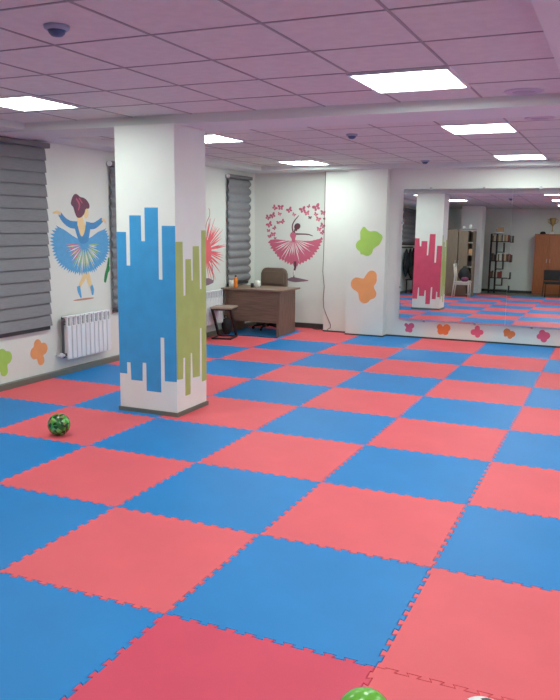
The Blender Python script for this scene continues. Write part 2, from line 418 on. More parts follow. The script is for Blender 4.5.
for k, (x, y, r) in enumerate(((.075, 3.0, .135), (.05, 4.40, .13))):
    t = thing('ceiling_vent', ['round pale lilac ceiling vent nearer the camera, before the beam', 'round ceiling vent beyond the beam at the right edge'][k], 'ceiling vent', (x, y, H), 0, 'round ceiling vents')
    bm = B(); lathe(bm, [(r * .60, -.006), (r * .66, -.010), (r * .92, -.008), (r, -.002), (r, -.0005), (r * .60, -.0005)], n=36); obj('rim', bm, M['vent'], t)
    bm = B(); lathe(bm, [(.008, -.012), (r * .50, -.010), (r * .58, -.006), (r * .58, -.001)], n=36); obj('core', bm, M['ventd'], t)
for k, (x, y) in enumerate(((-1.80, .36), (-1.87, 5.02), (-1.90, 8.40))):
    t = thing('smoke_detector', ['smoke detector on the near ceiling, upper left', 'smoke detector beyond the beam, nearer of the two there', 'small smoke detector farthest away above the pilaster'][k], 'smoke detector', (x, y, H), 0, 'ceiling smoke detectors')
    bm = B(); lathe(bm, [(.052, -.022), (.060, -.016), (.062, -.0005)], n=28); obj('base', bm, M['puck'], t)
    bm = B(); lathe(bm, [(.006, -.052), (.026, -.048), (.038, -.036), (.044, -.0225)], n=28); obj('sensor_head', bm, M['puckd'], t)

# ------------------------------------------------------------------ blinds
def blind(y0, y1, z0, z1, n, label, depth=.045, scal=0.0, x=WX + .012, cord=True):
    cy = (y0 + y1) / 2
    t = thing('window_blind', label, 'blind', (x, cy, z0), 0)
    bm = B(); hw = (y1 - y0) / 2; h = (z1 - z0) / n
    prof = []; seg = 6
    for k in range(n):
        for s in range(seg):
            u = s / seg
            # pleat bulges forward at its lower part
            dx = .012 + depth * (sin(PI * min(1, u * 1.0)) ** .8 * (1 - .0 * u)) if scal else .012 + depth * (1 - u) ** .6 * (1 if s else .0) + (depth if s == 0 else 0)
            off = scal * sin(PI * u)
            prof.append((dx, k * h + u * h, off))
        if not scal: prof.append((.010, (k + 1) * h - .0005, 0))
    prof.append((.012, n * h, 0))
    cols = []
    ny = 8
    for (dx, z, off) in prof:
        row = []
        for q in range(ny + 1):
            yy = -hw + (2 * hw + off * (1 + .6 * sin(z * 5))) * q / ny
            row.append(bm.verts.new((dx + .003 * sin(q * 1.9 + z * 9), yy, z)))
        cols.append(row)
    for a, b in zip(cols, cols[1:]):
        for q in range(ny):
            f = bm.faces.new((a[q], a[q + 1], b[q + 1], b[q])); f.smooth = bool(scal)
    o = obj('fabric', bm, M['blind'], t, norm=False)
    sm = o.modifiers.new('s', 'SOLIDIFY'); sm.thickness = .004; sm.offset = -1
    bm = B(); box(bm, (0.004, -hw + .01, -.045), (.022, hw - .02, -.004), .003); obj('bottom_rail', bm, M['blinddk'], t)
    bm = B(); box(bm, (-.008, -hw - .01, z1 - z0), (.075, hw + .03, z1 - z0 + .055), .008); hb = obj('head_box', bm, M['blindbox'], t)
    bm = B(); lathe(bm, [(.03, 0), (.034, .004), (.034, .016), (.026, .02)], n=20)
    bmesh.ops.transform(bm, matrix=Matrix.Translation((.04, -hw - .012, z1 - z0 + .025)) @ Matrix.Rotation(PI / 2, 4, 'X'), verts=bm.verts[:]); obj('end_cap', bm, M['pvc'], hb)
    return t
blind(1.95, 4.05, 0.60, 2.56, 15, 'wide grey pleated blind at the left edge of the picture', depth=.024)
blind(5.21, 7.15, 0.67, 2.46, 14, 'grey pleated blind mostly hidden behind the blue pillar', depth=.04, scal=.012)
blind(8.33, 9.12, 0.80, 2.50, 13, 'narrow grey scalloped blind beside the desk corner', depth=.036, scal=.020)
blind(-3.5, -1.5, 1.50, 2.50, 7, 'dark grey blind seen at the left edge of the mirror', depth=.05, scal=.02)

# ------------------------------------------------------------------ radiators
def radiator(y0, n, z0, z1, label):
    pitch = .083; L = n * pitch
    t = thing('radiator', label, 'radiator', (WX + .12, y0 + L / 2, z0), 0, 'white sectional radiators')
    h = z1 - z0; x = 0.0
    for k in range(n):
        y = -L / 2 + (k + .5) * pitch
        bm = B()
        box(bm, (x - .012, y - .034, 0), (x + .012, y + .034, h - .125), .006)      # front panel
        box(bm, (x - .07, y - .006, .02), (x - .012, y + .006, h - .02))              # web
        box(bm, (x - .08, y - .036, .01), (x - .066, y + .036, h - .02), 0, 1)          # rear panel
        box(bm, (x - .07, y - .034, h - .030), (x + .004, y + .034, h - .012), .005)  # top cap
        for q in range(2): box(bm, (x - .02, y - .034 + .058 * q, h - .125), (x + .002, y - .024 + .058 * q, h - .03))
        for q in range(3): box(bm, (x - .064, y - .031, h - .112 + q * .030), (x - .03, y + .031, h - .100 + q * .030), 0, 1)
        obj('section', bm, [M['rad'], M['radgrey']], t)
    bm = B(); tube(bm, [(x - .04, -L / 2 - .004, .05), (x - .04, L / 2 + .004, .05)], .02, 12); tube(bm, [(x - .04, -L / 2 - .004, h - .06), (x - .04, L / 2 + .02, h - .06)], .02, 12); obj('manifold', bm, M['radgrey'], t)
    bm = B(); tube(bm, [(x - .04, -L / 2 - .005, .05), (x - .04, -L / 2 - .07, .05)], .014, 10); lathe(bm, [(.02, -.02), (.022, .02), (.016, .03)], (x - .04, -L / 2 - .05, .05), 14)
    tube(bm, [(x - .04, -L / 2 - .06, .05), (x - .115, -L / 2 - .06, .05)], .010, 8); obj('valve', bm, M['rad'], t)
    bm = B(); tube(bm, [(x - .04, L / 2 + .004, .07), (x - .04, L / 2 + .055, .07), (x - .115, L / 2 + .06, .07)], .010, 8); obj('pipe', bm, M['rad'], t)
    bm = B(); lathe(bm, [(.022, -.004), (.024, .004), (.012, .012)], n=14); bmesh.ops.transform(bm, matrix=Matrix.Translation((x - .04, -L / 2 - .008, h - .06)) @ Matrix.Rotation(PI / 2, 4, 'X'), verts=bm.verts[:]); obj('plug', bm, M['radgrey'], t)
    return t
radiator(4.20, 10, .185, .70, 'white sectional radiator under the blue ballerina mural')
radiator(7.17, 10, .20, .74, 'white sectional radiator between the pillar and the desk stool')

# ------------------------------------------------------------------ murals
def mapL(a, b, d): return Vector((WX + .0005 + d, a, b))           # left wall, (y, z)
def mapB(Y):
    return lambda a, b, d: Vector((a, Y - .0005 - d, b))
def dense(pts, step):
    out = []
    for k in range(len(pts) - 1):
        a, b = pts[k], pts[k + 1]; L = math.hypot(b[0] - a[0], b[1] - a[1]); n = max(1, int(L / step))
        for s in range(n): out.append((a[0] + (b[0] - a[0]) * s / n, a[1] + (b[1] - a[1]) * s / n))
    out.append(pts[-1]); return out
def smooth_poly(pts, it=2, closed=True):
    for _ in range(it):
        q = []; n = len(pts)
        for k in range(n if closed else n - 1):
            a, b = pts[k], pts[(k + 1) % n]
            q += [(a[0] * .75 + b[0] * .25, a[1] * .75 + b[1] * .25), (a[0] * .25 + b[0] * .75, a[1] * .25 + b[1] * .75)]
        if not closed: q = [pts[0]] + q + [pts[-1]]
        pts = q
    return pts
def stroke(pts, ws):
    """polyline with widths -> outline"""
    pts = smooth_poly(pts, 2, False); n = len(pts); L = []; Rr = []
    for k, p in enumerate(pts):
        a = pts[max(0, k - 1)]; b = pts[min(n - 1, k + 1)]
        dx, dy = b[0] - a[0], b[1] - a[1]; l = math.hypot(dx, dy) or 1
        t = k / (n - 1) * (len(ws) - 1); i = min(int(t), len(ws) - 2); w = (ws[i] * (1 - (t - i)) + ws[i + 1] * (t - i)) / 2
        L.append((p[0] - dy / l * w, p[1] + dx / l * w)); Rr.append((p[0] + dy / l * w, p[1] - dx / l * w))
    return L + Rr[::-1]
def blob(lobes, n=72):
    """star-shaped union of circles around the origin"""
    out = []
    for k in range(n):
        a = 2 * PI * k / n; ux, uy = cos(a), sin(a); best = .004
        for (x, y, r) in lobes:
            b = x * ux + y * uy; c = x * x + y * y - r * r; disc = b * b - c
            if disc >= 0: best = max(best, b + math.sqrt(disc))
        out.append((ux * best, uy * best))
    # soften
    m = []
    for k in range(n):
        p, q, s = out[k - 1], out[k], out[(k + 1) % n]
        m.append(((p[0] + 2 * q[0] + s[0]) / 4, (p[1] + 2 * q[1] + s[1]) / 4))
    return m
def ell(cx, cy, rx, ry, rot=0, n=24):
    return [(cx + rx * cos(2 * PI * k / n) * cos(rot) - ry * sin(2 * PI * k / n) * sin(rot), cy + rx * cos(2 * PI * k / n) * sin(rot) + ry * sin(2 * PI * k / n) * cos(rot)) for k in range(n)]
def jag(pts, c, amp, step, rnd):
    out = []
    for k, p in enumerate(dense(pts, step)):
        s = (1 + amp * (1 if k % 2 else -.35) * rnd.uniform(.5, 1.2))
        out.append((c[0] + (p[0] - c[0]) * s, c[1] + (p[1] - c[1]) * s))
    return out
def spoke(c, ang, r0, r1, w):
    ux, uy = cos(ang), sin(ang)
    return [(c[0] + ux * r0, c[1] + uy * r0), (c[0] + ux * (r0 * .45 + r1 * .55) - uy * w / 2, c[1] + uy * (r0 * .45 + r1 * .55) + ux * w / 2), (c[0] + ux * r1, c[1] + uy * r1), (c[0] + ux * (r0 * .45 + r1 * .55) + uy * w / 2, c[1] + uy * (r0 * .45 + r1 * .55) - ux * w / 2)]
def decal(name, polys, mp, m, parent, t=.0015, T=None):
    bm = B()
    for k, q in enumerate(polys): prism(bm, q, (lambda a, b, d: mp(a, b, d) - T) if T else mp, t + (.00008 * k if len(polys) < 6 else .00003 * k))
    return obj(name, bm, m, parent)

# -- blue ballerina, left wall
o0 = Vector((WX, 4.68, .84)); t = thing('wall_mural', 'painted ballerina in a feathery sky blue tutu on the left wall', 'mural', o0)
Tt = o0
rn = random.Random(3); C0 = (4.71, 1.50)
out = [(4.66, 1.55), (4.52, 1.60), (4.40, 1.66), (4.26, 1.71), (4.19, 1.66), (4.16, 1.56), (4.17, 1.45), (4.21, 1.36), (4.29, 1.28), (4.40, 1.22), (4.54, 1.175), (4.70, 1.165), (4.85, 1.18), (4.99, 1.235), (5.10, 1.30), (5.18, 1.41), (5.20, 1.52), (5.18, 1.61), (5.12, 1.68), (4.98, 1.645), (4.86, 1.59), (4.77, 1.56)]
decal('legs', [stroke([(4.73, 1.22), (4.70, 1.10), (4.62, 1.03), (4.59, .97)], [.10, .07, .05, .045]), stroke([(4.71, 1.20), (4.78, 1.10), (4.81, 1.0), (4.83, .95)], [.09, .08, .06, .045])], mapL, M['skin'], t, .001, Tt)
decal('ballet_shoes', [stroke([(4.585, 1.01), (4.595, .95), (4.63, .865)], [.055, .06, .012]), stroke([(4.825, 1.00), (4.85, .95), (4.85, .88)], [.05, .06, .02])], mapL, M['sky'], t, .0016, Tt)
decal('tutu', [jag(out, C0, .095, .018, rn)], mapL, M['sky'], t, .002, Tt)
pols = {k: [] for k in ('yel', 'coral', 'lime', 'whitep')}
for k in range(34):
    a = PI * 1.02 + PI * .98 * k / 33; a = PI + (k / 33) * PI * 1.0
    nm = ('yel', 'lime', 'yel', 'whitep')[k % 4] if k > 8 else ('coral', 'yel', 'coral', 'whitep')[k % 4]
    pols[nm].append(spoke(C0, a + rn.uniform(-.03, .03), .06 + rn.uniform(0, .03), rn.uniform(.25, .36), .013))
for nm, z in zip(pols, (.0030, .0034, .0038, .0042)): decal('tutu_streaks', pols[nm], mapL, M[nm], t, z, Tt)
decal('back_skin', [smooth_poly([(4.60, 1.84), (4.70, 1.86), (4.72, 1.76), (4.76, 1.72), (4.72, 1.62), (4.67, 1.56), (4.62, 1.62), (4.56, 1.72), (4.60, 1.76)], 2), ell(4.77, 1.87, .045, .065, -.2)], mapL, M['skin'], t, .0012, Tt)
decal('bodice', [smooth_poly([(4.52, 1.78), (4.60, 1.75), (4.63, 1.64), (4.68, 1.58), (4.74, 1.66), (4.76, 1.76), (4.86, 1.76), (4.82, 1.62), (4.79, 1.52), (4.64, 1.50), (4.58, 1.62)], 2),
                  stroke([(4.60, 1.73), (4.47, 1.735), (4.37, 1.78), (4.29, 1.86)], [.09, .085, .07, .05]), stroke([(4.76, 1.73), (4.90, 1.715), (5.0, 1.755), (5.08, 1.80)], [.09, .08, .07, .05])], mapL, M['skyd'], t, .0030, Tt)
decal('hand', [stroke([(4.31, 1.855), (4.25, 1.88), (4.18, 1.86)], [.035, .04, .01])], mapL, M['skin'], t, .0034, Tt); decal('hand', [stroke([(5.07, 1.795), (5.12, 1.80), (5.15, 1.75)], [.03, .035, .01])], mapL, M['skin'], t, .0034, Tt)
decal('hair', [smooth_poly([(4.53, 2.06), (4.58, 2.10), (4.64, 2.075), (4.66, 2.06), (4.76, 2.05), (4.84, 1.98), (4.83, 1.92), (4.76, 1.93), (4.74, 1.87), (4.68, 1.82), (4.60, 1.81), (4.56, 1.88), (4.54, 1.94), (4.49, 1.97), (4.51, 2.02)], 2)], mapL, M['hairp'], t, .0036, Tt)
decal('hair_ribbon', [stroke([(4.59, 2.04), (4.66, 1.97), (4.62, 1.90)], [.02, .03, .01]), stroke([(4.64, 2.05), (4.70, 1.99)], [.015, .02])], mapL, M['rose2'], t, .0042, Tt)
decal('ground_shadow', [ell(4.68, .845, .20, .012)], mapL, M['brownp'], t, .001, Tt)

# green painted leaf beside the hidden blind
o0 = Vector((WX, 5.14, 1.02))
t = tag(decal('leaf_painting', [stroke([(5.10, 1.02), (5.13, 1.12), (5.17, 1.20), (5.195, 1.33)], [.035, .06, .05, .02]), stroke([(5.13, 1.14), (5.19, 1.17), (5.195, 1.22)], [.03, .04, .02])], mapL, M['dgreen'], None, .002, o0), 'dark green painted leaf between blue ballerina and pillar', 'mural'); t.location = o0

# -- flower-like butterflies on the left wall and the pilaster, and the small ones under the mirror
def flutter(name, lobes, mp, c, m, label, group=None):
    T = mp(c[0], c[1], 0)
    o = decal(name, [[(c[0] + x, c[1] + y) for x, y in blob(lobes)]], mp, m, None, .0015, T); o.location = T
    return tag(o, label, 'painted butterfly', group)
s = .0117
flutter('butterfly_painting', [(-.015, .09, .06), (-.065, .0, .07), (.075, .03, .07), (.03, -.10, .055), (.02, -.06, .05), (0, 0, .08)], mapL, (3.86, .315), M['orange'], 'orange painted butterfly low on left wall beside the radiator', 'large painted butterflies')
flutter('butterfly_painting', [(0, .08, .065), (-.08, .0, .07), (.075, .04, .07), (.02, -.10, .055), (.01, -.06, .06), (0, 0, .08)], mapL, (3.30, .29), M['lime'], 'lime green painted butterfly at left edge under the blind', 'large painted butterflies')
mpP = mapB(8.96); q = .00316
flutter('butterfly_painting', [(-14 * q, 66 * q, 10 * q), (-12 * q, 44 * q, 22 * q), (2 * q, 22 * q, 34 * q), (40 * q, 14 * q, 40 * q), (68 * q, 22 * q, 18 * q), (20 * q, 0, 40 * q), (-24 * q, -20 * q, 30 * q), (6 * q, -42 * q, 30 * q), (0, -20 * q, 36 * q), (-26 * q, -60 * q, 7 * q)], mpP, (-2.93, 1.51), M['lime'], 'lime green painted butterfly high on the pilaster left of mirror', 'large painted butterflies')
flutter('butterfly_painting', [(34 * q, 60 * q, 28 * q), (28 * q, 40 * q, 34 * q), (-42 * q, 16 * q, 34 * q), (-20 * q, 8 * q, 38 * q), (6 * q, 4 * q, 42 * q), (0, -50 * q, 31 * q), (0, -30 * q, 34 * q), (34 * q, -30 * q, 28 * q), (20 * q, -20 * q, 34 * q)], mpP, (-2.93, .78), M['orange'], 'orange painted butterfly low on the pilaster left of mirror', 'large painted butterflies')
mpM = mapB(MY)
sm = [('rose', -2.23, 'small rose painted butterfly below the mirror, leftmost of five'), ('dorange', -1.68, 'small deep orange butterfly below the mirror, second from left'), ('rose', -1.155, 'small rose painted butterfly below the mirror, middle of five'), ('dorange', -.68, 'small orange painted butterfly below the mirror, fourth from left'), ('rose', -.19, 'small rose painted butterfly below the mirror, rightmost of five')]
shp = [[(-.05, .04, .022), (.04, .03, .035), (0, 0, .035), (-.03, -.045, .025), (.02, -.045, .03)], [(-.06, .04, .035), (.055, .03, .045), (0, 0, .03), (-.04, -.03, .04), (.04, -.04, .035)],
       [(0, .06, .03), (-.055, -.01, .035), (.06, -.005, .03), (0, 0, .04), (.01, -.055, .03)], [(-.03, .03, .04), (.05, 0, .035), (0, 0, .035), (.02, -.045, .025), (-.05, -.02, .02)], [(-.01, .05, .035), (.055, .01, .04), (-.05, -.01, .03), (0, 0, .04), (.02, -.05, .035)]]
for k, (m, x, lab) in enumerate(sm):
    flutter('butterfly_painting', [(a * .95, b * .95, c * 1.35) for a, b, c in shp[k]], mpM, (x, .158), M[m], lab, 'small painted butterflies below the mirror')

# -- heart mural with dancer, recess wall
kk = (9.40 + 2.744) / (9.62 + 2.744)
def hb(a, c):      # crop pixel -> wall (x, z)
    px, py = 250 + a / 6.59, 190 + c / 6.59
    d = r_ * ((px - 280) / 759.28) - u_ * ((py - 350) / 759.28) + f_
    tt = (9.40 + 2.74376914) / d.y
    return (0.777542276 + d.x * tt, 1.76060077 + d.z * tt)
mpH = mapB(WY); c0 = hb(288, 590); o0 = Vector((c0[0], WY, c0[1]))
t = thing('wall_mural', 'painted pink dancer inside a heart of butterflies behind the desk', 'mural', o0)
HB = lambda L: [hb(*p) for p in L]
rn = random.Random(5); C1 = hb(288, 325)
tut = HB([(270, 335), (230, 330), (180, 325), (132, 328), (128, 345), (150, 390), (175, 425), (200, 450), (225, 465), (260, 480), (300, 495), (340, 480), (370, 465), (400, 445), (435, 405), (460, 365), (475, 330), (468, 318), (440, 325), (400, 335), (350, 335), (305, 330)])
decal('tutu', [jag(tut, C1, .075, .026, rn)], mpH, M['rose3'], t, .002, o0)
decal('tutu_streaks', [spoke(C1, PI + .22 + (PI - .44) * k / 15 + rn.uniform(-.04, .04), .04, rn.uniform(.26, .42), .016) for k in range(16)], mpH, M['whitep'], t, .0032, o0)
decal('bodice', [smooth_poly(HB([(265, 290), (275, 275), (290, 285), (303, 278), (305, 300), (296, 325), (302, 345), (272, 345), (278, 325), (264, 305)]), 2)], mpH, M['rose3'], t, .0036, o0)
decal('body', [stroke(HB([(285, 280), (276, 240), (290, 205), (322, 168)]), [.026, .022, .02, .01]), stroke(HB([(296, 290), (345, 290), (385, 292), (414, 303)]), [.03, .022, .018, .01]), stroke(HB([(296, 470), (300, 505), (290, 540), (289, 580)]), [.05, .045, .03, .012]),
                stroke(HB([(290, 295), (294, 265), (300, 250)]), [.03, .02, .025])], mpH, M['dskin'], t, .0028, o0)
decal('head', [ell(*hb(312, 240), .06, .052, .5), ell(*hb(303, 258), .025, .035, .2)], mpH, M['dskin'], t, .0040, o0)
decal('shoe_ribbon', [stroke(HB([(293, 530), (290, 565)]), [.036, .012])], mpH, M['whitep'], t, .0042, o0)
decal('ground_shadow', [smooth_poly(HB([(230, 590), (262, 580), (280, 572), (330, 582), (402, 598), (330, 606), (290, 608), (262, 600)]), 1)], mpH, M['mauve'], t, .001, o0)
def bfly(c, s, rot):
    L = []
    for sx in (-1, 1):
        for (ax, ay, rx, ry, rr) in ((.55, .35, .62, .42, .6), (.42, -.42, .42, .34, -.6)):
            e = ell(sx * ax * s, ay * s, rx * s, ry * s, sx * rr, 12)
            L.append([(c[0] + x * cos(rot) - y * sin(rot), c[1] + x * sin(rot) + y * cos(rot)) for x, y in e])
    return L
bl = [(163, 117, 18), (202, 115, 20), (260, 132, 20), (290, 162, 13), (347, 130, 22), (388, 108, 12), (375, 152, 18), (438, 115, 25), (434, 160, 14), (395, 182, 12), (118, 182, 18), (150, 168, 20), (195, 158, 13), (186, 215, 13), (215, 208, 16), (128, 228, 21), (162, 250, 14), (122, 268, 12), (153, 292, 17), (130, 305, 14), (166, 318, 9), (450, 192, 17), (482, 150, 18), (478, 235, 18), (455, 258, 16), (478, 280, 15), (468, 325, 12), (490, 190, 8)]
for k, (a, c, s_) in enumerate(bl):
    decal('butterfly', bfly(hb(a, c), s_ / 6.59 * .0158 * 1.08, rn.uniform(-.8, .8)), mpH, M['rose2'] if k % 3 else M['dskin'] if s_ < 13 else M['rose3'], t, .001 + .0003 * (k % 3), o0)

# -- partly hidden spiky pink figure on the left wall before the narrow blind
o0 = Vector((WX, 7.68, .80)); t = thing('wall_mural', 'spiky coral pink feathered figure painted on the wall beside the pillar', 'mural', o0)
rn = random.Random(11); C2 = (7.62, 1.35)
decal('feathers', [spoke(C2, -1.25 + 2.55 * k / 37 + rn.uniform(-.09, .09), .02, (.74 - .16 * abs(-1.25 + 2.55 * k / 37 - .1)) * rn.uniform(.72, 1.08), .024) for k in range(38)] + [ell(7.66, 1.33, .19, .19)], mapL, M['coral'], t, .002, o0)
decal('raised_arm', [stroke([(7.64, 1.62), (7.70, 1.80), (7.80, 1.88), (7.80, 1.98), (7.76, 2.0)], [.03, .02, .016, .016, .01])], mapL, M['brownp'], t, .0012, o0)
decal('leg', [stroke([(7.82, 1.25), (7.88, 1.05), (7.92, .86)], [.02, .02, .012])], mapL, M['mauve'], t, .0012, o0)
decal('ground_shadow', [smooth_poly([(7.4, .87), (7.7, .94), (7.98, .85), (7.7, .80), (7.4, .80)], 1)], mapL, M['mauve'], t, .001, o0)

# ------------------------------------------------------------------ mirrors
def mirror(x0, x1, n, label):
    z0, z1 = .29, 2.33; yb = 9.1
    t = thing('wall_mirror', label, 'mirror', ((x0 + x1) / 2, 9.1, 1.31), 0, 'wall mirror panels')
    n = Vector(n).normalized()
    def y(x, z): return -((x + (x0 + x1) / 2 + 1.2) * n.x + (z + 1.31 - 1.3) * n.z) / n.y
    bm = B(); hw = (x1 - x0) / 2; hz = (z1 - z0) / 2
    cs = [(-hw, -hz), (hw, -hz), (hw, hz), (-hw, hz)]
    a = [bm.verts.new((x, y(x, z), z)) for x, z in cs]; b = [bm.verts.new((x, y(x, z) + .004, z)) for x, z in cs]
    bm.faces.new(a); bm.faces.new(b[::-1])
    for k in range(4): bm.faces.new((a[k], b[k], b[(k + 1) % 4], a[(k + 1) % 4]))
    obj('glass', bm, M['mirror'], t)
    return t, y
NM = (.006, -1, .012)
m1, yf = mirror(-2.385, -.742, NM, 'tall left mirror panel reflecting pillar, wardrobe and book rack')
m2, yf2 = mirror(-.738, .905, (.0055, -1, .0125), 'right mirror panel at the picture edge reflecting brown cabinet')
def clips(t, pts, y):
    for (x, z) in pts:
        bm = B(); X = x - t.location.x; Z = z - 1.31; yy = y(X, Z)
        tall = .020 if abs(Z) > .9 else .016
        box(bm, (X - .018, yy - .008, Z - tall), (X + .018, yy - .001, Z + tall), .002)
        lathe(bm, [(.007, 0), (.007, .005), (.003, .007)], n=12)
        vs = bm.verts[-36:]
        bmesh.ops.transform(bm, matrix=Matrix.Translation((X, yy - .007, Z)) @ Matrix.Rotation(PI / 2, 4, 'X'), verts=[v for v in bm.verts if v.co.length < .02])
        obj('clip', bm, M['silver'], t)
clips(m1, [(-1.96, 2.333), (-1.16, 2.333), (-2.385, 1.81), (-2.385, .80), (-1.98, .283), (-1.19, .283)], yf)
clips(m2, [(-.35, .283), (.5, .283), (-.35, 2.333), (.5, 2.333)], yf2)

# ------------------------------------------------------------------ desk, chair, stool, table-top things
o0 = Vector((-4.52, 8.50, 0)); t = thing('desk', 'dark wood-grain office desk with wide modesty panel in the corner', 'desk', o0)
def PB(name, lo, hi, m, bev=.002, parent=None):
    bm = B(); box(bm, Vector(lo) - o0, Vector(hi) - o0, bev); return obj(name, bm, m, parent or t)
PB('desk_top', (-5.10, 8.12, .715), (-4.01, 8.86, .742), M['woodtop'])
PB('side_panel', (-4.115, 8.16, 0), (-4.085, 8.83, .714), M['woodv'])
PB('side_panel', (-5.05, 8.16, 0), (-5.02, 8.83, .714), M['woodv'])
PB('modesty_panel', (-5.018, 8.20, .21), (-4.117, 8.222, .713), M['wood'])
PB('edge_strip', (-4.1149, 8.145, 0.0), (-4.065, 8.159, .70), M['woodv'])
# office chair behind the desk
t = thing('office_chair', 'brown leather office chair with padded back behind the desk', 'chair', (-4.62, 9.0, 0), PI)
def cushion(name, lo, hi, r, m, parent, tilt=0, piv=(0, 0, 0)):
    bm = B(); box(bm, lo, hi)
    bmesh.ops.bevel(bm, geom=bm.edges[:], offset=r, segments=4, affect='EDGES', profile=.6)
    for f in bm.faces: f.smooth = True
    if tilt: bmesh.ops.transform(bm, matrix=Matrix.Translation(piv) @ Matrix.Rotation(tilt, 4, 'X') @ Matrix.Translation(-Vector(piv)), verts=bm.verts[:])
    return obj(name, bm, m, parent)
cushion('seat', (-.23, -.10, .42), (.23, .30, .51), .035, M['leather'], t)
bm = B()
def rrect(x0, x1, z0, z1, r):
    o = []
    for cx, cz, a0 in ((x1 - r, z1 - r, 0), (x0 + r, z1 - r, PI / 2), (x0 + r, z0 + r, PI), (x1 - r, z0 + r, PI * 1.5)):
        o += [(cx + r * cos(a0 + PI / 2 * k / 6), cz + r * sin(a0 + PI / 2 * k / 6)) for k in range(7)]
    return o
fs = prism(bm, rrect(-.235, .235, .50, 1.03, .09), lambda a, b, d: Vector((a, -.20 + d, b)), .08)
bmesh.ops.bevel(bm, geom=list(set(e for f in fs[:2] for e in f.edges)), offset=.025, segments=3, affect='EDGES', profile=.5)
bk = obj('backrest', bm, M['leather'], t)
cushion('seam_pad', (-.20, -.115, .76), (.20, -.100, .97), .007, M['leather'], bk)
bm = B(); tube(bm, [(0, .1, .05), (0, .1, .42)], .025, 14); box(bm, (-.03, -.16, .40), (.03, .10, .42)); box(bm, (-.03, -.165, .40), (.03, -.15, .60)); obj('gas_lift', bm, M['black'], t)
bm = B()
for k in range(5):
    a = 2 * PI * k / 5 + .3; tube(bm, [(0, .1, .09), (.24 * cos(a), .1 + .24 * sin(a), .055)], [.022, .014], 8)
obj('star_base', bm, M['black'], t)
for k in range(5):
    a = 2 * PI * k / 5 + .3; bm = B(); tube(bm, [(.245 * cos(a) - .012 * sin(a), .1 + .245 * sin(a) + .012 * cos(a), .026), (.245 * cos(a) + .012 * sin(a), .1 + .245 * sin(a) - .012 * cos(a), .026)], .026, 14); obj('castor', bm, M['black'], t)
# Z-frame stool
o0 = Vector((-4.79, 7.66, 0)); t = thing('stool', 'low stool with pale wooden seat and slanted black metal frame', 'stool', o0, math.radians(12)); t.scale = (.86, .95, 1)
bm = B(); box(bm, (-.20, -.22, .475), (.20, .20, .50), .004); obj('seat', bm, M['stool'], t)
for sx in (-1, 1):
    bm = B(); X = sx * .17; w = .017
    prism(bm, [(-.21, .474), (-.150, .474), (.215, .022), (.215, 0), (.172, 0)], lambda a, b, d: Vector((X - w + d, a, b)), 2 * w); obj('leg', bm, M['black'], t)
bm = B()
box(bm, (-.183, -.18, 0), (-.157, .172, .024), .002); box(bm, (.157, -.18, 0), (.183, .172, .024), .002); box(bm, (-.157, -.18, 0), (.157, -.155, .024), .002); box(bm, (-.157, .175, 0), (.157, .20, .024), .002)
obj('base_frame', bm, M['black'], t)
bm = B(); box(bm, (-.19, -.20, .450), (.19, -.178, .4745)); box(bm, (-.19, .16, .450), (.19, .18, .4745)); box(bm, (-.19, -.178, .452), (-.183, .16, .4745)); box(bm, (.183, -.178, .452), (.19, .16, .4745)); obj('seat_frame', bm, M['black'], t)
# things on the desk
dz = .742
t = thing('bottle', 'small orange drink bottle with dark cap on the desk', 'bottle', (-4.90, 8.26, dz))
bm = B(); lathe(bm, [(.028, 0), (.036, .006), (.037, .05), (.033, .07), (.036, .10), (.034, .135), (.018, .165), (.014, .175)], n=24); obj('body', bm, M['juice'], t)
bm = B(); lathe(bm, [(.017, .175), (.017, .2), (.014, .203)], n=20); obj('cap', bm, M['cap'], t)
t = thing('cup', 'white cup beside the orange bottle on the desk', 'cup', (-5.02, 8.34, dz)); MUG = t
bm = B(); lathe(bm, [(.032, 0), (.040, .004), (.044, .11), (.041, .112), (.037, .02), (.001, .018)], n=24); obj('body', bm, M['mug'], t)
bm = B(); tube(bm, [(.038, 0, .09), (.065, 0, .085), (.068, 0, .045), (.04, 0, .03)], .006, 8); obj('handle', bm, M['mug'], t)
MUG.rotation_euler = (0, 0, 1.6)
c = copy_tree(MUG); c.location = (-4.60, 8.46, dz); c['label'] = 'white mug in the middle of the desk by the chair'; c.rotation_euler = (0, 0, 1.9)
t = thing('phone_holder', 'small black pen cup beside the white mug on desk', 'pen cup', (-4.69, 8.44, dz))
bm = B(); lathe(bm, [(.024, 0), (.026, .004), (.028, .07), (.024, .07), (.022, .01), (.001, .01)], n=20); obj('cup', bm, M['black'], t); t.name = 'pen_cup'
t = thing('storage_box', 'tan small box half hidden behind the white cup', 'box', (-5.055, 8.47, dz))
bm = B(); box(bm, (-.03, -.04, 0), (.03, .04, .10), .004); obj('body', bm, M['amber'], t)
bm = B(); box(bm, (-.032, -.042, .1002), (.032, .042, .115), .003); obj('lid', bm, M['brownp'], t)
# wires
bm = B()
tube(bm, [(-3.707, 9.128, 2.62), (-3.71, 9.128, 1.9), (-3.712, 9.128, 1.30), (-3.722, 9.128, 1.0), (-3.69, 9.126, .75), (-3.705, 9.126, .55), (-3.69, 9.122, .40), (-3.65, 9.12, .30), (-3.60, 9.12, .20), (-3.56, 9.12, .12), (-3.565, 9.12, .07), (-3.62, 9.118, .03)], .0055, 8)
tag(obj('cable', bm, M['wirered']), 'thin maroon cable running down the wall edge beside the heart mural', 'cable')
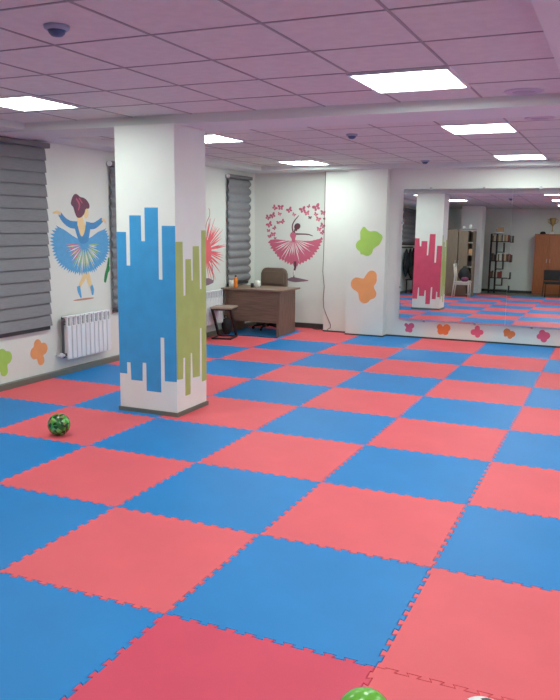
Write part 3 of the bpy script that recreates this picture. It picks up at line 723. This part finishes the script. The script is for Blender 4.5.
# dark bag pile under the desk
t = thing('backpack', 'small black bag on the floor before the left end of the desk', 'bag', (-4.95, 8.04, 0))
def lump(name, c, s, seed, m, parent, sub=3, amp=.12):
    bm = B(); bmesh.ops.create_icosphere(bm, subdivisions=sub, radius=1.0); rr = random.Random(seed)
    ph = [rr.uniform(0, 6) for _ in range(6)]
    for v in bm.verts:
        k = 1 + amp * (sin(3 * v.co.x + ph[0]) * cos(4 * v.co.y + ph[1]) + .6 * sin(7 * v.co.z + ph[2]) * sin(6 * v.co.x + ph[3]))
        q = v.co * k
        v.co = Vector((c[0] + q.x * s[0], c[1] + q.y * s[1], max(0.0, c[2] + q.z * s[2])))
    for f in bm.faces: f.smooth = True
    return obj(name, bm, m, parent)
lump('body', (0, 0, .13), (.085, .065, .14), 2, M['blackf'], t)
bm = B(); tube(bm, [(-.03, -.02, .27), (-.02, -.03, .31), (.02, -.03, .31), (.03, -.02, .27)], .008, 8); obj('strap', bm, M['blackf'], t)
# power strip lying on the floor beside desk
bm = B(); tube(bm, [(-4.82, 8.06, .006), (-4.7, 8.0, .006), (-4.4, 8.05, .006), (-4.2, 8.02, .006), (-4.06, 8.07, .006)], .006, 8)
tag(obj('floor_cable', bm, M['black']), 'black cable lying on the mats in front of the desk', 'cable')
bm = B(); tube(bm, [(-3.95, 9.30, .006), (-3.85, 9.26, .006), (-3.8, 9.32, .006), (-3.76, 9.24, .006)], .008, 8)
tag(obj('floor_cable', bm, M['black']), 'short black cable on the floor by the far corner right of desk', 'cable')

# ------------------------------------------------------------------ balls
def uvball(r, m):
    bm = B(); bmesh.ops.create_uvsphere(bm, u_segments=40, v_segments=24, radius=r)
    for f in bm.faces: f.smooth = True
    return bm
o = obj('ball', uvball(.093, 0), M['camo']); o.location = (-3.40, 2.14, .0935); tag(o, 'green camouflage-patterned ball resting on a red mat left of pillar', 'ball', 'balls on the mats')
o = obj('ball', uvball(.10, 0), M['ballg']); o.location = (.10, -.47, .10); tag(o, 'plain glossy lime green ball cut by the bottom picture edge', 'ball', 'balls on the mats')
bm = B(); bmesh.ops.create_icosphere(bm, subdivisions=6, radius=.10)
ico = bmesh.new(); bmesh.ops.create_icosphere(ico, subdivisions=1, radius=1.0)
ico.verts.ensure_lookup_table(); bv = (Vector((.475, -.355, .10)) - cam.matrix_world.translation).normalized(); bR = bv.cross(Vector((0, 0, 1))).normalized(); bU = bR.cross(bv)
bt = (bR * .24 + bU * .86 - bv * .44).normalized()
rot = Matrix.Rotation(PI / 5, 4, bt) @ ico.verts[0].co.normalized().rotation_difference(bt).to_matrix().to_4x4()
pd = [(rot @ v.co).normalized() for v in ico.verts]; hd = [(rot @ f.calc_center_median()).normalized() for f in ico.faces]; ico.free()
for f in bm.faces:
    c = f.calc_center_median().normalized(); f.smooth = True
    f.material_index = 1 if max(c.dot(p_) for p_ in pd) / 2.327 > max(c.dot(h_) for h_ in hd) / 2.267 else 0
o = obj('football', bm, [M['ballw'], M['ballk']]); o.location = (.475, -.355, .10); tag(o, 'white football with black patches peeking in at bottom edge', 'ball', 'balls on the mats')

# ------------------------------------------------------------------ far end of the room (seen in the mirror)
FZb = FZ + .0005
# wardrobe
o0 = Vector((-3.55, -1.85, 0)); t = thing('wardrobe', 'tall taupe wardrobe with two plain doors and an open shelf column', 'wardrobe', o0)
PB('side_panel', (-4.25, -2.1, 0), (-4.23, -1.62, 1.93), M['taupe']); PB('side_panel', (-3.02, -2.1, 0), (-3.00, -1.62, 1.90), M['taupe']); PB('side_panel', (-3.17, -2.1, 0), (-3.15, -1.62, 1.90), M['taupe'])
PB('back_panel', (-4.228, -2.1, .06), (-3.022, -2.08, 1.88), M['taupe']); PB('top_panel', (-4.25, -2.1, 1.931), (-3.00, -1.60, 1.95), M['taupe']); PB('plinth', (-4.228, -2.05, 0), (-3.172, -1.64, .06), M['taupe'])
for k, zz in enumerate((.05, .45, .85, 1.2, 1.55)): PB('shelf', (-3.148, -2.078, zz), (-3.022, -1.63, zz + .018), M['cream'])
d = PB('door', (-4.245, -1.615, .065), (-3.44, -1.595, 1.925), M['taupe'])
bm = B(); box(bm, Vector((-3.50, -1.594, .9)) - o0, Vector((-3.485, -1.575, 1.05)) - o0, .003); obj('handle', bm, M['silver'], d)
d = PB('door', (-3.42, -1.61, .065), (-3.152, -1.59, 1.90), M['taupe'])
bm = B(); box(bm, Vector((-3.40, -1.589, .9)) - o0, Vector((-3.385, -1.57, 1.05)) - o0, .003); obj('handle', bm, M['silver'], d)
for k, (zz, m, nm, lb) in enumerate(((.868, 'blackf', 'folded_cloth', 'black folded cloth on a middle shelf of the wardrobe'), (.468, 'blackf', 'folded_cloth', 'dark folded cloth on a low shelf of the wardrobe'), (1.218, 'amber', 'storage_box', 'tan box on an upper open shelf of the wardrobe'))):
    bm = B(); box(bm, (-.055, -.12, 0), (.055, .12, .16), .02); o = obj(nm, bm, M[m]); o.location = (-3.085, -1.80, zz + .0002); tag(o, lb, 'box' if 'box' in nm else 'cloth')
for x, r_b, lb in ((-3.12, .05, 'white jar on top of the wardrobe at its right end'), (-3.30, .035, 'small white pot on top of the wardrobe near the middle')):
    bm = B(); lathe(bm, [(r_b * .8, 0), (r_b, .02), (r_b, r_b * 2), (r_b * .6, r_b * 2.4), (r_b * .6, r_b * 2.7)], n=20); o = obj('jar', bm, M['paper']); o.location = (x, -1.72, 1.9502); tag(o, lb, 'jar', 'jars on the wardrobe')
# white chair
o0 = Vector((0, 0, 0)); t = thing('dining_chair', 'white wooden chair with slim legs in front of the wardrobe', 'chair', (-3.20, -1.28, 0))
bm = B(); box(bm, (-.21, -.20, .42), (.24, .20, .455), .008); obj('seat', bm, M['cream'], t)
for sy in (-1, 1):
    bm = B(); tube(bm, [(-.25, sy * .17, 0), (-.205, sy * .17, .42), (-.19, sy * .17, .60), (-.235, sy * .17, .95)], [.017, .02, .02, .016], 8); obj('leg', bm, M['cream'], t)
    bm = B(); tube(bm, [(.21, sy * .17, 0), (.205, sy * .17, .42)], [.015, .02], 8); obj('leg', bm, M['cream'], t)
bm = B(); box(bm, (-.245, -.17, .87), (-.215, .17, .96), .006); box(bm, (-.20, -.15, .36), (.20, -.165, .405)); box(bm, (-.20, .15, .36), (.20, .165, .405)); obj('back_rail', bm, M['cream'], t)
bm = B()
for k in range(3): tube(bm, [(-.195, -.09 + .09 * k, .45), (-.19, -.09 + .09 * k, .62), (-.225, -.09 + .09 * k, .88)], .009, 6)
obj('back_spindles', bm, M['cream'], t)
t = thing('handbag', 'black bulky bag piled on the white chair', 'bag', (-3.15, -1.28, .4555))
lump('body', (0, 0, .20), (.17, .15, .21), 4, M['blackf'], t); 
bm = B(); tube(bm, [(-.05, 0, .36), (-.04, 0, .43), (.04, 0, .43), (.05, 0, .36)], .01, 8); obj('strap', bm, M['blackf'], t)
lump('purple_scarf', (.03, .11, .07), (.12, .05, .07), 8, M['purple'], t, 3, .15)
# coat bench and coats against left wall
t = thing('bench', 'low dark bench along the left wall reflected in the mirror', 'bench', (-4.80, -2.25, 0))
bm = B(); box(bm, (-.20, -.45, .40), (.20, .45, .43), .004); obj('seat', bm, M['black'], t)
for sx in (-1, 1):
    for sy in (-1, 1): bm = B(); box(bm, (sx * .17 - .015, sy * .41 - .015, 0), (sx * .17 + .015, sy * .41 + .015, .3995)); obj('leg', bm, M['black'], t)
for k, (y, h, lb) in enumerate(((-2.56, .34, 'black slouching bag at far end of the dark bench'), (-2.22, .46, 'tall black bag in the middle of the dark bench'), (-1.92, .40, 'black bag at near end of the dark bench'))):
    t = thing('sports_bag', lb, 'bag', (-4.78, y, .4305), 0, 'black bags on the bench'); lump('body', (0, 0, h * .48), (.15, .13, h * .5), 20 + k, M['blackf'], t)
    bm = B(); tube(bm, [(-.05, 0, h * .93), (-.04, 0, h * 1.12), (.04, 0, h * 1.12), (.05, 0, h * .93)], .01, 8); obj('strap', bm, M['blackf'], t)
for k, (y, lb) in enumerate(((-2.55, 'pair of dark shoes under the bench, far pair'), (-2.25, 'pair of dark shoes under the bench, middle pair'), (-1.97, 'pair of dark shoes under the bench, near pair'))):
    for s_ in (-1, 1):
        bm = B(); prism(bm, smooth_poly([(-.13, 0), (.13, 0), (.14, .03), (.06, .06), (.0, .09), (-.10, .10), (-.13, .08)], 2), lambda a, b, d: Vector((a, d - .04, b)), .08); o = obj('shoe', bm, M['blackf']); o.location = (-4.72, y + s_ * .055, .0005); tag(o, lb.replace('pair of dark shoes', ('left' if s_ < 0 else 'right') + ' dark shoe').replace(' pair', ' one of three pairs'), 'shoe', 'dark shoes under the bench')
bm = B(); box(bm, (WX + .0005, -3.05, 1.36), (WX + .02, -1.65, 1.41), .003); tag(obj('coat_rail', bm, M['black']), 'dark wall rail holding black jackets above the bench', 'coat rail')
for k, (y, zb, lb) in enumerate(((-2.85, .45, 'long black jacket hanging at the far end of the rail'), (-2.36, .52, 'black jacket hanging in the middle of the rail'), (-1.87, .48, 'black jacket hanging at the near end of the rail'))):
    t = thing('jacket', lb, 'jacket', (WX + .10, y, zb), 0, 'black jackets on the wall rail'); hh = 1.36 - zb
    lump('body', (0, 0, hh * .5), (.07, .16, hh * .5), 40 + k, M['blackf'], t, 3, .10)
    for sy in (-1, 1): bm = B(); tube(bm, [(0, sy * .10, hh * .82), (.01, sy * .18, hh * .6), (.02, sy * .19, hh * .30)], [.05, .05, .035], 10); obj('sleeve', bm, M['blackf'], t)
# bookshelf, black metal with staggered shelves
t = thing('book_rack', 'tall narrow black metal book rack with staggered shelves', 'bookshelf', (-2.56, -4.45, FZ))
bm = B()
def post(x0, z0, x1, z1, w=.022):
    box(bm, (min(x0, x1) - w / 2, -.10, min(z0, z1)), (max(x0, x1) + w / 2, .10, max(z0, z1)))
for x in (-.33, -.15): box(bm, (x - .018, -.10, 0), (x + .018, -.07, 1.88)); box(bm, (x - .018, .07, 0), (x + .018, .10, 1.88))
obj('upright', bm, M['black'], t)
RZ = [(1.66, .34, .24), (1.04, .33, .26), (.50, .32, .24), (.10, .30, .20)]
for (z, x1, h) in RZ:
    bm = B(); box(bm, (-.35, -.11, z - .028), (x1, .11, z)); obj('shelf', bm, M['black'], t)
    bm = B(); box(bm, (x1 - .03, -.11, z + .0005), (x1, .11, z + h * .8)); obj('shelf_end', bm, M['black'], t)
for (z0, z1) in ((1.30, 1.62), (.76, 1.01), (.24, .465)):
    bm = B(); box(bm, (-.138, -.10, z0), (.09, .10, z0 + .028)); box(bm, (.06, -.10, z0 + .0285), (.09, .10, z1)); obj('bracket', bm, M['black'], t)
kinds = ['cream', 'tan', 'dark', 'red', 'white', 'brown']
protos = {}
for ri, (z, x1, h) in enumerate(RZ[:3]):
    x = -.12 if ri == 0 else -.30
    lim = x1 - .085 if ri < 2 else .02
    rowname = ('top', 'middle', 'lower')[ri]
    x = -.30
    while x < lim:
        w = R.uniform(.028, .05); hh = R.uniform(.75, .95) * h * .95; k = R.randrange(6)
        if any(abs(x - q) < .04 for q in (-.33,)) : x += .01
        bm = B(); box(bm, (0, -.07, 0), (w, .065, hh), .003); box(bm, (.004, -.066, hh + .0002), (w - .004, .058, hh + .003))
        o = obj('book', bm, BOOKS[k]); o.location = (-2.56 + x, -4.45, FZ + z + .0005); tag(o, '%s book standing in the %s row of the black rack' % (kinds[k], rowname), 'book', '%s books in the %s row' % (kinds[k], rowname))
        x += w + .002
bm = B(); box(bm, (-.12, -.09, 0), (.12, .09, .05), .004); o = obj('paper_stack', bm, M['paper']); o.location = (-2.64, -4.45, FZ + 1.905); tag(o, 'white stack of paper on top of the black book rack', 'paper')
bm = B(); box(bm, (-.34, -.11, 1.881), (.0, .11, 1.9)); obj('shelf', bm, M['black'], t)
bm = B(); box(bm, (-.13, -.08, 0), (.10, .08, .09), .01); box(bm, (-.09, -.06, .0905), (.09, .06, .15), .01); o = obj('storage_box', bm, BOOKS[1]); o.location = (-2.62, -4.45, FZ + 1.956); tag(o, 'tan box on top of the white paper on the rack', 'box')
# brown cabinet
o0 = Vector((-1.15, -4.95, FZ)); t = thing('cabinet', 'tall reddish brown two-door cabinet seen in the right mirror', 'cabinet', o0)
def PC(name, lo, hi, m, parent=None):
    bm = B(); box(bm, lo, hi, .002); return obj(name, bm, m, parent or t)
PC('side_panel', (-.44, -.23, 0), (-.42, .22, 1.90), M['brown']); PC('side_panel', (.42, -.23, 0), (.44, .22, 1.90), M['brown']); PC('back_panel', (-.419, -.23, .05), (.419, -.215, 1.90), M['brown'])
PC('top_panel', (-.45, -.235, 1.901), (.45, .245, 1.925), M['brown']); PC('plinth', (-.419, -.2, 0), (.419, .20, .06), M['brown'])
for sx in (-1, 1):
    d = PC('door', (min(sx * .003, sx * .435), .222, .065), (max(sx * .003, sx * .435), .24, 1.895), M['brown'])
    bm = B(); box(bm, (sx * .05 - .007, .2405, 1.02), (sx * .05 + .007, .262, 1.14), .003); obj('handle', bm, M['silver'], d)
t = thing('trophy', 'gold trophy cup on top of the reddish brown cabinet', 'trophy', (-1.10, -4.95, FZ + 1.926)); t.scale = (1.1, 1.1, 1.2)
bm = B(); box(bm, (-.06, -.06, 0), (.06, .06, .07), .004); obj('base', bm, M['mug'], t)
bm = B(); lathe(bm, [(.04, .0705), (.015, .10), (.012, .20), (.02, .22), (.06, .28), (.085, .36), (.09, .42), (.075, .42), (.05, .30), (.001, .27)], n=24); obj('cup', bm, M['gold'], t)
for sx in (-1, 1): bm = B(); tube(bm, [(sx * .08, 0, .40), (sx * .14, 0, .38), (sx * .13, 0, .31), (sx * .05, 0, .27)], .009, 8); obj('handle', bm, M['gold'], t)
t = thing('cap', 'black cap lying on top of the brown cabinet beside trophy', 'cap', (-1.38, -4.93, FZ + 1.926))
bm = B(); lathe(bm, [(.09, 0), (.092, .02), (.075, .06), (.04, .08), (.002, .085)], n=24); obj('crown', bm, M['blackf'], t)
bm = B(); prism(bm, smooth_poly([(.07, -.07), (.17, -.05), (.19, 0), (.17, .05), (.07, .07)], 2), lambda a, b, d: Vector((a, b, .004 + d)), .006); obj('brim', bm, M['blackf'], t)
# black office visitor chair
t = thing('visitor_chair', 'black visitor chair with padded seat before the brown cabinet', 'chair', (-.90, -3.75, FZb), PI * .93)
cushion('seat', (-.24, -.24, .41), (.24, .22, .47), .025, M['blackf'], t)
cushion('backrest', (-.24, .22, .50), (.24, .27, .82), .022, M['blackf'], t, -.12, (0, .24, .5))
for sx in (-1, 1):
    bm = B(); tube(bm, [(sx * .25, -.25, 0), (sx * .24, -.20, .44)], .012, 8); obj('leg', bm, M['black'], t)
    bm = B(); tube(bm, [(sx * .25, .27, 0), (sx * .24, .22, .44), (sx * .225, .245, .52), (sx * .225, .29, .78)], .012, 8); obj('leg', bm, M['black'], t)
bm = B(); tube(bm, [(-.24, -.2, .405), (.24, -.2, .405)], .011, 8); tube(bm, [(-.24, .2, .405), (.24, .2, .405)], .011, 8); obj('cross_bar', bm, M['black'], t)

# ------------------------------------------------------------------ dim night surroundings
w = bpy.data.worlds.new('world'); sc.world = w; w.use_nodes = True
w.node_tree.nodes['Background'].inputs[0].default_value = (.02, .025, .04, 1); w.node_tree.nodes['Background'].inputs[1].default_value = .5
